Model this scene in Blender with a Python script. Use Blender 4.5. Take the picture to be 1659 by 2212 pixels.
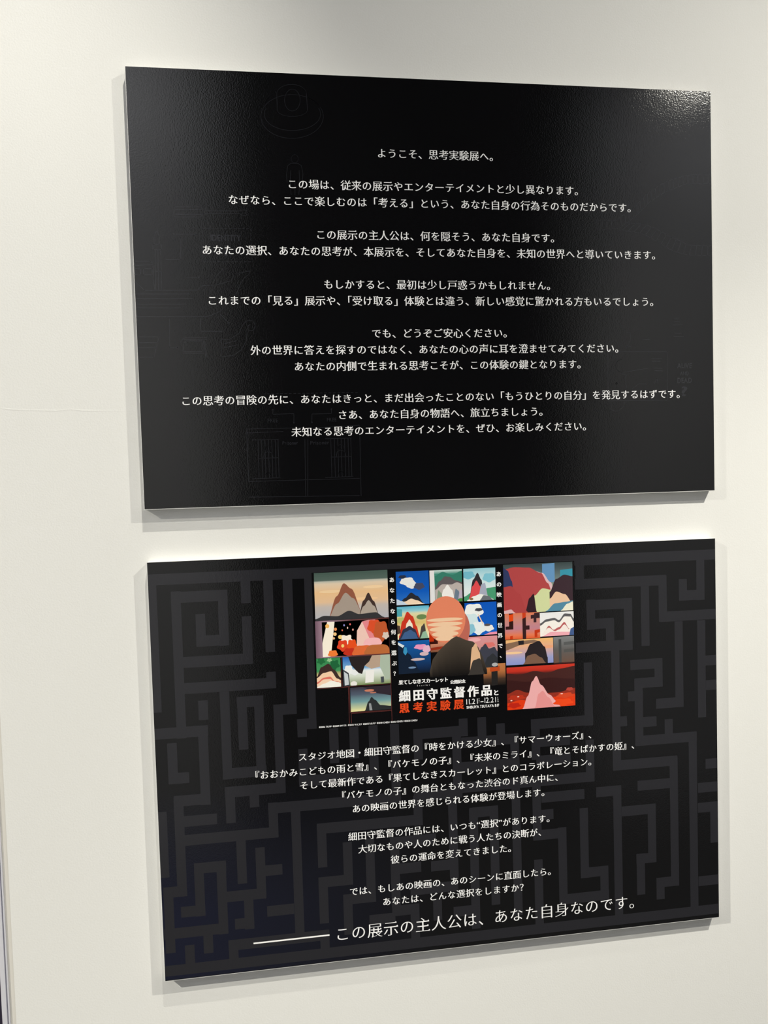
import bpy, bmesh, math
from mathutils import Matrix, Vector

for o in list(bpy.data.objects):
    bpy.data.objects.remove(o)
SC = bpy.context.scene
COL = SC.collection

# ------------------------------------------------------------------ place
# metres; x along the wall, y into the wall, z up; the wall's surface is y = 0
T = 0.014                # board thickness
TOP = 2.06               # height of the upper board's top edge
W, H = 0.841, 0.5947     # sheet size
GAP = 0.07259            # gap between the two boards


def loc(x, down, into):
    """metres right of the boards' left edge, below the upper top edge, into the wall from the board face"""
    return Vector((x, into - T, TOP - down))


# ------------------------------------------------------------------ camera
FPX = 1551.665
CPOS = [0.19892, 0.56586, -1.02038]
ROT = [[0.991005, 0.029771, -0.130472], [-0.034985, 0.998671, -0.037851], [0.129172, 0.042075, 0.990729]]
cam = bpy.data.cameras.new('camera')
cam.sensor_fit = 'VERTICAL'
cam.sensor_height = 36.0
cam.lens = FPX / 2212.0 * 36.0
cam.clip_start = 0.01
camo = bpy.data.objects.new('camera', cam)
COL.objects.link(camo)
ax = [Vector((r[0], r[2], -r[1])) for r in ROT]
m = Matrix((ax[0], -ax[1], -ax[2])).transposed().to_4x4()
m.translation = loc(*CPOS)
camo.matrix_world = m
SC.camera = camo

# ------------------------------------------------------------------ view, world, lights
SC.view_settings.view_transform = 'Standard'
SC.view_settings.look = 'None'
SC.view_settings.gamma = 1.0
SC.view_settings.use_curve_mapping = False
SC.view_settings.exposure = 0.06

world = bpy.data.worlds.new('world')
world.use_nodes = True
world.node_tree.nodes['Background'].inputs[0].default_value = (0.05, 0.05, 0.05, 1)
world.node_tree.nodes['Background'].inputs[1].default_value = 0.2
SC.world = world

WARM = (1.0, 0.96, 0.845)


def spot(name, pos, aim, power, size, blend, radius=0.012):
    l = bpy.data.lights.new(name, 'SPOT')
    l.energy = power
    l.color = WARM
    l.spot_size = math.radians(size)
    l.spot_blend = blend
    l.shadow_soft_size = radius
    o = bpy.data.objects.new(name, l)
    COL.objects.link(o)
    o.location = loc(*pos)
    d = loc(*aim) - o.location
    o.rotation_euler = d.to_track_quat('-Z', 'Y').to_euler()
    return o


# three ceiling downlights: right of the boards, close in front of them, far left of them
def downlight(pos, d, power, half):
    return spot('ceiling_or_fill_spot', pos, tuple(p + q for p, q in zip(pos, d)), power, 2 * math.degrees(half), 1.0)


downlight((1.507, -0.727, -0.989), (-0.1008, 0.9600, -0.0200), 118, 1.50)
downlight((0.272, -0.794, -0.606), (-0.5730, 0.8155, -0.0818), 110, 1.028)
downlight((-2.067, -0.880, -1.417), (0.5970, 0.7965, -0.0944), 660, 0.80)
# added fill spot at the right lamp's place, lifting the wall's lower right
spot('ceiling_or_fill_spot', (1.507, -0.727, -0.989), (0.66, 1.95, 0.0), 96, 54, 1.0)


def added_wash(pos, aim, power, sx, sy, spread):
    l = bpy.data.lights.new('reflection_fill', 'AREA')
    l.shape = 'RECTANGLE'
    l.size, l.size_y = sx, sy
    l.energy = power
    l.color = (1.0, 0.985, 0.95)
    l.spread = math.radians(spread)
    o = bpy.data.objects.new('reflection_fill', l)
    COL.objects.link(o)
    o.location = Vector(pos)
    o.rotation_euler = (Vector(aim) - o.location).to_track_quat('-Z', 'Y').to_euler()


# added unseen fill lamps, brightening the partitions that the boards mirror
added_wash((-0.72, -1.45, 3.62), (-0.66, -2.0, 2.4), 29, 0.8, 0.12, 105)
added_wash((2.15, -1.45, 3.62), (2.15, -2.0, 1.2), 21, 0.7, 0.12, 105)


# ------------------------------------------------------------------ materials
def lin(c):
    return tuple(((v / 255.0) / 12.92 if v / 255.0 <= 0.04045 else ((v / 255.0 + 0.055) / 1.055) ** 2.4) for v in c)


def mat(name, rgb, rough=0.6, spec=0.3, metal=0.0):
    mt = bpy.data.materials.new(name)
    mt.use_nodes = True
    b = mt.node_tree.nodes['Principled BSDF']
    b.inputs['Base Color'].default_value = (*rgb, 1)
    b.inputs['Roughness'].default_value = rough
    b.inputs['Specular IOR Level'].default_value = spec
    b.inputs['Metallic'].default_value = metal
    return mt


def add_bump(mt, scale, strength, dist, detail=2.0):
    nt = mt.node_tree
    tc = nt.nodes.new('ShaderNodeTexCoord')
    nz = nt.nodes.new('ShaderNodeTexNoise')
    nz.inputs['Scale'].default_value = scale
    nz.inputs['Detail'].default_value = detail
    bp = nt.nodes.new('ShaderNodeBump')
    bp.inputs['Strength'].default_value = strength
    bp.inputs['Distance'].default_value = dist
    nt.links.new(tc.outputs['Object'], nz.inputs['Vector'])
    nt.links.new(nz.outputs['Fac'], bp.inputs['Height'])
    nt.links.new(bp.outputs['Normal'], nt.nodes['Principled BSDF'].inputs['Normal'])


M_WALL = mat('white_wall_paint', (0.80, 0.80, 0.785), 0.62, 0.25)
add_bump(M_WALL, 420, 0.12, 0.0012, 3.0)
M_FLOOR = mat('grey_floor', (0.06, 0.06, 0.06), 0.6, 0.3)
M_PART = mat('partition_paint', (0.49, 0.50, 0.53), 0.7, 0.2)
M_CEIL = mat('dark_ceiling', (0.10, 0.10, 0.10), 0.9, 0.1)
M_DARK = mat('dark_wall_paint', (0.035, 0.035, 0.038), 0.8, 0.2)
M_FOAM = mat('white_foam_board', (0.78, 0.78, 0.77), 0.6, 0.2)
M_ALU = mat('brushed_aluminium', (0.78, 0.78, 0.85), 0.4, 0.5, 0.25)
M_STRIP = mat('beige_edge_strip', (0.68, 0.66, 0.62), 0.6, 0.2)
M_SLOT = mat('dark_slot', (0.06, 0.05, 0.08), 0.6, 0.2)

# print under a matt laminate: the ink colour of every mark is stored with its faces
M_PRINT = bpy.data.materials.new('laminated_print')
M_PRINT.use_nodes = True
_nt = M_PRINT.node_tree
_nt.nodes.remove(_nt.nodes['Principled BSDF'])
_a = _nt.nodes.new('ShaderNodeAttribute')
_a.attribute_name = 'ink'
_d = _nt.nodes.new('ShaderNodeBsdfDiffuse')
_g = _nt.nodes.new('ShaderNodeBsdfGlossy')
_g.distribution = 'BECKMANN'
_g.inputs['Roughness'].default_value = 0.17
_f = _nt.nodes.new('ShaderNodeFresnel')
_f.inputs['IOR'].default_value = 1.5
_m = _nt.nodes.new('ShaderNodeMixShader')
_tc = _nt.nodes.new('ShaderNodeTexCoord')
_nz = _nt.nodes.new('ShaderNodeTexNoise')
_nz.inputs['Scale'].default_value = 600
_nz.inputs['Detail'].default_value = 1.5
_bp = _nt.nodes.new('ShaderNodeBump')
_bp.inputs["Strength"].default_value = 0.10
_bp.inputs['Distance'].default_value = 0.001
_nt.links.new(_tc.outputs['Object'], _nz.inputs['Vector'])
_nt.links.new(_nz.outputs['Fac'], _bp.inputs['Height'])
_nt.links.new(_bp.outputs['Normal'], _g.inputs['Normal'])
_nt.links.new(_a.outputs['Color'], _d.inputs['Color'])
_nt.links.new(_f.outputs['Fac'], _m.inputs['Fac'])
_nt.links.new(_d.outputs['BSDF'], _m.inputs[1])
_nt.links.new(_g.outputs['BSDF'], _m.inputs[2])
_nt.links.new(_m.outputs['Shader'], _nt.nodes['Material Output'].inputs['Surface'])


# ------------------------------------------------------------------ mesh helpers
def new_mesh(name, verts, faces, material, parent=None, kind=None, loc_=None):
    me = bpy.data.meshes.new(name)
    me.from_pydata([tuple(v) for v in verts], [], faces)
    me.materials.append(material)
    me.update()
    o = bpy.data.objects.new(name, me)
    COL.objects.link(o)
    if parent is not None:
        o.parent = parent
    if loc_ is not None:
        o.location = loc_
    if kind:
        o['kind'] = kind
    return o


def box_geo(x0, x1, y0, y1, z0, z1):
    v = [(x, y, z) for x in (x0, x1) for y in (y0, y1) for z in (z0, z1)]
    f = [(0, 1, 3, 2), (4, 6, 7, 5), (0, 4, 5, 1), (2, 3, 7, 6), (0, 2, 6, 4), (1, 5, 7, 3)]
    return v, f


def box(name, x0, x1, y0, y1, z0, z1, material, parent=None, kind=None, bevel=0.0):
    bm = bmesh.new()
    v, f = box_geo(x0, x1, y0, y1, z0, z1)
    bv = [bm.verts.new(p) for p in v]
    for q in f:
        bm.faces.new([bv[i] for i in q])
    bmesh.ops.recalc_face_normals(bm, faces=bm.faces)
    if bevel:
        bmesh.ops.bevel(bm, geom=bm.edges[:], offset=bevel, segments=2, profile=0.5, affect='EDGES')
    me = bpy.data.meshes.new(name)
    bm.to_mesh(me)
    bm.free()
    me.materials.append(material)
    o = bpy.data.objects.new(name, me)
    COL.objects.link(o)
    if parent is not None:
        o.parent = parent
    if kind:
        o['kind'] = kind
    return o


# ------------------------------------------------------------------ room
XE = -0.2055             # left end of the white wall
WALL = box('wall_back', XE, 4.6, 0.0, 0.10, 0.0, 3.70, M_WALL, kind='structure')
box('wall_left', -4.2, -0.262, 0.0, 0.10, 0.0, 3.70, M_WALL, kind='structure')
box('wall_right', 4.6, 4.7, -5.2, 0.10, 0.0, 3.70, M_DARK, kind='structure')
box('wall_far_left', -4.3, -4.2, -5.2, 0.10, 0.0, 3.70, M_DARK, kind='structure')
box('wall_front', -4.3, 4.7, -5.3, -5.2, 0.0, 3.70, M_DARK, kind='structure')
box('reflected_partition_left', -1.15, -0.04, -2.10, -2.0, 0.0, 3.70, M_PART, kind='structure')  # unseen partition, added and cut to the strip mirrored in the boards
box('reflected_partition_right', 1.50, 2.6, -2.10, -2.0, 0.0, 3.70, M_PART, kind='structure')  # its right counterpart, added to grey the boards' right edge by reflection
box('floor', -4.3, 4.7, -5.3, 0.10, -0.1, 0.0, M_FLOOR, kind='structure')
box('ceiling', -4.3, 4.7, -5.3, 0.10, 3.70, 3.80, M_CEIL, kind='structure')

# a shallow crease in the wall covering, left of the upper board
pts = [(-0.190, 0.4508), (-0.173, 0.4530), (-0.150, 0.4545), (-0.114, 0.4560), (-0.0955, 0.4542), (-0.080, 0.4562), (-0.045, 0.4570), (-0.004, 0.4578)]
cv, cf = [], []
for i, (x, d) in enumerate(pts):
    hgt = 0.0 if i in (0, len(pts) - 1) else (0.00013 if i % 2 else 0.00005)
    cv += [(x, -0.00001, TOP - d + 0.0016), (x, -hgt - 0.00001, TOP - d), (x, -0.00001, TOP - d - 0.0012)]
for i in range(len(pts) - 1):
    a = 3 * i
    cf += [(a, a + 1, a + 4, a + 3), (a + 1, a + 2, a + 5, a + 4)]
new_mesh('wall_crease', cv, cf, M_WALL, WALL)

# aluminium joint profile at the wall's left end: edge strip, lip, groove, face, slot, face
box('trim_1', XE - 0.0072, XE - 0.0002, 0.0006, 0.0995, 0.0, 3.70, M_STRIP, kind='structure')


def profile_trim(name, pts, material):
    n = len(pts)
    v = [(x, y, 0.0) for x, y in pts] + [(x, y, 3.70) for x, y in pts]
    f = [tuple(range(n - 1, -1, -1)), tuple(range(n, 2 * n))]
    f += [(i, (i + 1) % n, n + (i + 1) % n, n + i) for i in range(n)]
    o = new_mesh(name, v, f, material, kind='structure')
    bm = bmesh.new()
    bm.from_mesh(o.data)
    bmesh.ops.recalc_face_normals(bm, faces=bm.faces)
    bm.to_mesh(o.data)
    bm.free()
    return o


x1 = XE - 0.0074
profile_trim('trim_2', [(x1, 0.0995), (x1, -0.0012), (x1 - 0.0018, -0.0016), (x1 - 0.0022, 0.006), (x1 - 0.0036, 0.006),
                        (x1 - 0.0040, -0.0012), (x1 - 0.0100, -0.0016), (x1 - 0.0106, -0.0004), (x1 - 0.0106, 0.0995)], M_ALU)
box('trim_3', x1 - 0.0300, x1 - 0.0108, 0.012, 0.0995, 0.0, 3.70, M_SLOT, kind='structure')
box('trim_4', -0.2618, x1 - 0.0302, -0.0012, 0.0995, 0.0, 3.70, M_ALU, kind='structure')

# ------------------------------------------------------------------ traced marks, in millimetres on each board
TEXT_LINES = [('U', 'ようこそ、思考実験展へ。', 338.5, 504.7, 104.4, 14.82),
('U', 'この場は、従来の展示やエンターテイメントと少し異なります。', 212.7, 631.4, 150.0, 14.82),
('U', 'なぜなら、ここで楽しむのは「考える」という、あなた自身の行為そのものだからです。', 130.0, 712.4, 172.9, 14.82),
('U', 'この展示の主人公は、何を隠そう、あなた自身です。', 249.7, 593.7, 218.5, 14.82),
('U', 'あなたの選択、あなたの思考が、本展示を、そしてあなた自身を、未知の世界へと導いていきます。', 92.6, 749.6, 241.3, 14.82),
('U', 'もしかすると、最初は少し戸惑うかもしれません。', 257.2, 586.3, 287.0, 14.82),
('U', 'これまでの「見る」展示や、「受け取る」体験とは違う、新しい感覚に驚かれる方もいるでしょう。', 98.0, 745.7, 309.8, 14.82),
('U', 'でも、どうぞご安心ください。', 322.6, 519.3, 355.4, 14.82),
('U', '外の世界に答えを探すのではなく、あなたの心の声に耳を澄ませてみてください。', 151.7, 689.7, 378.2, 14.82),
('U', 'あなたの内側で生まれる思考こそが、この体験の鍵となります。', 212.3, 630.7, 401.1, 14.82),
('U', 'この思考の冒険の先に、あなたはきっと、まだ出会ったことのない「もうひとりの自分」を発見するはずです。', 57.2, 786.0, 446.7, 14.82),
('U', 'さあ、あなた自身の物語へ、旅立ちましょう。', 272.0, 570.9, 469.5, 14.82),
('U', '未知なる思考のエンターテイメントを、ぜひ、お楽しみください。', 204.0, 637.3, 492.3, 14.82),
('L', 'スタジオ地図・細田守監督の『時をかける少女』、『サマーウォーズ』、', 198.7, 637.0, 288.6, 13.6),
('L', '『おおかみこどもの雨と雪』、『バケモノの子』、『未来のミライ』、『竜とそばかすの姫』、', 136.8, 705.2, 309.8, 13.6),
('L', 'そして最新作である『果てしなきスカーレット』とのコラボレーション。', 199.4, 636.2, 329.8, 13.6),
('L', '『バケモノの子』の舞台ともなった渋谷のド真ん中に、', 258.7, 583.2, 349.4, 13.6),
('L', 'あの映画の世界を感じられる体験が登場します。', 273.4, 561.7, 370.5, 13.6),
('L', '細田守監督の作品には、いつも“選択”があります。', 265.4, 568.9, 411, 13.6),
('L', '大切なものや人のために戦う人たちの決断が、', 279.2, 555.4, 430.9, 13.6),
('L', '彼らの運命を変えてきました。', 326.4, 508.1, 451, 13.6),
('L', 'では、もしあの映画の、あのシーンに直面したら。', 265.5, 569.1, 492.5, 13.6),
('L', 'あなたは、どんな選択をしますか？', 313.7, 526.4, 512.7, 13.6),
('L', 'この展示の主人公は、あなた自身なのです。', 245.3, 700.7, 553.6, 23.6)]
MAZE = [[0.8, 16.7, 840.2, 32.2], [30.9, 42.6, 107.5, 58.1], [62.5, 105.5, 107.1, 121.0], [38.3, 134.2, 139.1, 149.7], [165.2, 210.0, 197.3, 225.5], [197.8, 233.3, 227.8, 248.8], [34.4, 171.0, 170.2, 186.5], [114.6, 195.5, 151.6, 211.0], [91.3, 296.3, 152.5, 311.8], [0.8, 232.5, 73.5, 248.0], [17.3, 297.1, 45.2, 312.6], [22.9, 329.7, 72.9, 345.2], [35.6, 359.5, 81.2, 375.0], [34.5, 386.6, 165.8, 402.1], [152.8, 351.5, 343.7, 367.0], [93.2, 322.9, 178.1, 338.4], [145.7, 441.4, 169.7, 456.9], [89.3, 473.9, 145.3, 489.4], [46.5, 428.5, 91.0, 444.0], [26.3, 489.3, 59.9, 504.8], [1.8, 518.9, 90.3, 534.4], [3.2, 459.0, 35.5, 474.5], [100.1, 514.8, 127.2, 530.3], [146.0, 501.1, 184.3, 516.6], [0.8, 572.2, 840.2, 587.7], [89.9, 545.0, 233.7, 560.5], [197.6, 315.9, 312.4, 331.4], [211.0, 290.4, 230.1, 305.9], [365.3, 260.4, 436.8, 275.9], [436.4, 278.2, 523.9, 293.7], [435.4, 315.0, 524.4, 330.5], [428.9, 345.6, 641.1, 361.1], [543.2, 258.8, 640.6, 274.3], [549.7, 286.2, 603.2, 301.7], [550.3, 314.7, 604.0, 330.2], [556.9, 371.2, 624.6, 386.7], [556.4, 397.5, 575.3, 413.0], [543.3, 428.0, 595.1, 443.5], [582.5, 530.9, 661.1, 546.4], [617.0, 493.1, 660.4, 508.6], [643.3, 370.4, 683.4, 385.9], [446.2, 384.4, 489.7, 399.9], [386.2, 459.3, 427.2, 474.8], [354.6, 492.4, 426.3, 507.9], [326.4, 458.1, 371.5, 473.6], [326.6, 520.6, 366.9, 536.1], [292.7, 530.6, 331.0, 546.1], [418.3, 531.9, 458.5, 547.4], [326.3, 417.9, 394.8, 433.4], [220.7, 387.5, 375.6, 403.0], [363.5, 352.5, 436.3, 368.0], [220.7, 466.7, 270.4, 482.2], [255.5, 495.8, 303.2, 511.3], [615.7, 52.3, 760.7, 67.8], [749.5, 108.5, 840.2, 124.0], [781.3, 77.5, 822.4, 93.0], [632.9, 84.8, 704.7, 100.3], [633.4, 113.3, 675.8, 128.8], [613.9, 147.8, 704.7, 163.3], [682.2, 264.6, 694.3, 280.1], [581.4, 258.7, 640.3, 274.2], [701.0, 179.3, 752.7, 194.8], [707.5, 207.8, 752.3, 223.3], [696.5, 227.1, 720.4, 242.6], [719.7, 268.3, 741.9, 283.8], [708.0, 296.8, 807.2, 312.3], [741.5, 241.5, 786.2, 257.0], [823.1, 179.9, 840.1, 195.4], [823.2, 218.3, 840.2, 233.8], [670.7, 331.8, 775.0, 347.3], [821.2, 341.2, 840.2, 356.7], [709.7, 366.2, 774.5, 381.7], [683.6, 403.7, 738.6, 419.2], [706.0, 480.2, 738.4, 495.7], [738.2, 520.8, 775.3, 536.3], [808.2, 377.9, 840.2, 393.4], [807.8, 409.3, 840.2, 424.8], [807.4, 525.5, 840.2, 541.0], [0.8, 26.4, 11.7, 209.9], [30.6, 41.8, 43.8, 248.7], [94.0, 42.8, 107.2, 121.5], [62.7, 75.1, 75.9, 121.3], [126.0, 81.7, 139.2, 149.6], [126.2, 30.8, 139.4, 63.1], [157.4, 32.3, 170.6, 134.3], [184.8, 30.3, 198.0, 225.3], [214.7, 30.9, 227.9, 248.4], [198.0, 234.1, 211.2, 259.6], [165.2, 210.2, 178.4, 337.5], [157.1, 162.8, 170.3, 186.0], [115.2, 195.7, 128.4, 271.2], [138.5, 196.1, 151.7, 312.3], [91.4, 186.6, 104.6, 312.1], [61.5, 197.0, 74.7, 224.8], [59.8, 233.6, 73.0, 346.0], [16.9, 254.4, 30.1, 312.4], [22.6, 331.1, 35.8, 473.7], [0.8, 350.8, 12.5, 444.9], [152.9, 351.0, 166.1, 401.8], [184.7, 364.1, 197.9, 555.5], [127.3, 335.2, 140.5, 355.5], [93.7, 323.8, 106.9, 375.3], [106.2, 401.2, 119.4, 464.5], [132.5, 414.3, 145.7, 488.4], [46.5, 428.4, 59.7, 505.5], [77.4, 429.0, 90.6, 535.0], [3.4, 459.9, 16.6, 554.3], [113.8, 487.3, 127.0, 531.9], [55.5, 530.5, 68.7, 560.4], [29.5, 545.5, 42.7, 580.4], [90.2, 545.6, 103.4, 587.7], [220.3, 550.8, 233.5, 575.7], [198.0, 276.8, 211.2, 329.1], [242.9, 250.4, 256.1, 301.1], [272.0, 250.1, 285.2, 296.7], [299.9, 246.8, 313.1, 323.0], [331.2, 250.3, 344.4, 363.6], [365.4, 262.1, 378.6, 306.1], [433.5, 236.6, 446.7, 276.5], [422.8, 274.5, 436.0, 366.0], [461.5, 241.1, 474.7, 281.2], [489.9, 261.4, 503.1, 283.4], [510.8, 283.1, 524.0, 326.8], [627.8, 296.6, 641.0, 359.5], [543.5, 259.6, 556.7, 320.5], [627.0, 251.6, 640.2, 269.5], [543.0, 357.5, 556.2, 443.1], [581.9, 427.2, 595.1, 544.9], [647.4, 494.5, 660.6, 544.1], [616.5, 400.5, 629.7, 508.9], [670.1, 371.9, 683.3, 584.7], [445.5, 386.4, 458.7, 568.6], [476.6, 386.6, 489.8, 535.4], [511.0, 354.7, 524.2, 555.3], [543.7, 473.0, 556.9, 573.1], [414.2, 364.0, 427.4, 490.0], [326.3, 457.1, 339.5, 523.6], [353.7, 522.3, 366.9, 577.3], [387.7, 516.4, 400.9, 549.4], [326.5, 422.1, 339.7, 460.8], [220.8, 387.7, 234.0, 452.5], [362.5, 358.9, 375.7, 403.9], [257.3, 418.6, 270.5, 481.9], [220.5, 467.6, 233.7, 535.4], [289.9, 416.4, 303.1, 511.0], [255.4, 496.8, 268.6, 556.0], [616.9, 22.5, 630.1, 61.2], [748.0, 53.2, 761.2, 123.1], [719.4, 67.9, 732.6, 159.1], [809.5, 30.9, 822.7, 93.6], [780.8, 60.1, 794.0, 92.5], [633.3, 84.0, 646.5, 129.5], [663.1, 114.8, 676.3, 154.0], [692.0, 85.3, 705.2, 163.7], [670.6, 159.8, 683.8, 345.8], [627.1, 178.8, 640.3, 274.9], [739.6, 180.1, 752.8, 223.4], [707.0, 208.7, 720.2, 311.6], [754.9, 274.4, 768.1, 304.4], [793.7, 298.3, 806.9, 578.7], [773.1, 124.4, 786.3, 256.6], [809.9, 124.7, 823.1, 275.6], [762.1, 334.2, 775.3, 536.3], [725.4, 404.6, 738.6, 495.5], [706.4, 479.9, 719.6, 544.3], [738.0, 520.8, 751.2, 555.0], [828.1, 416.5, 840.2, 474.2]]
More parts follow.
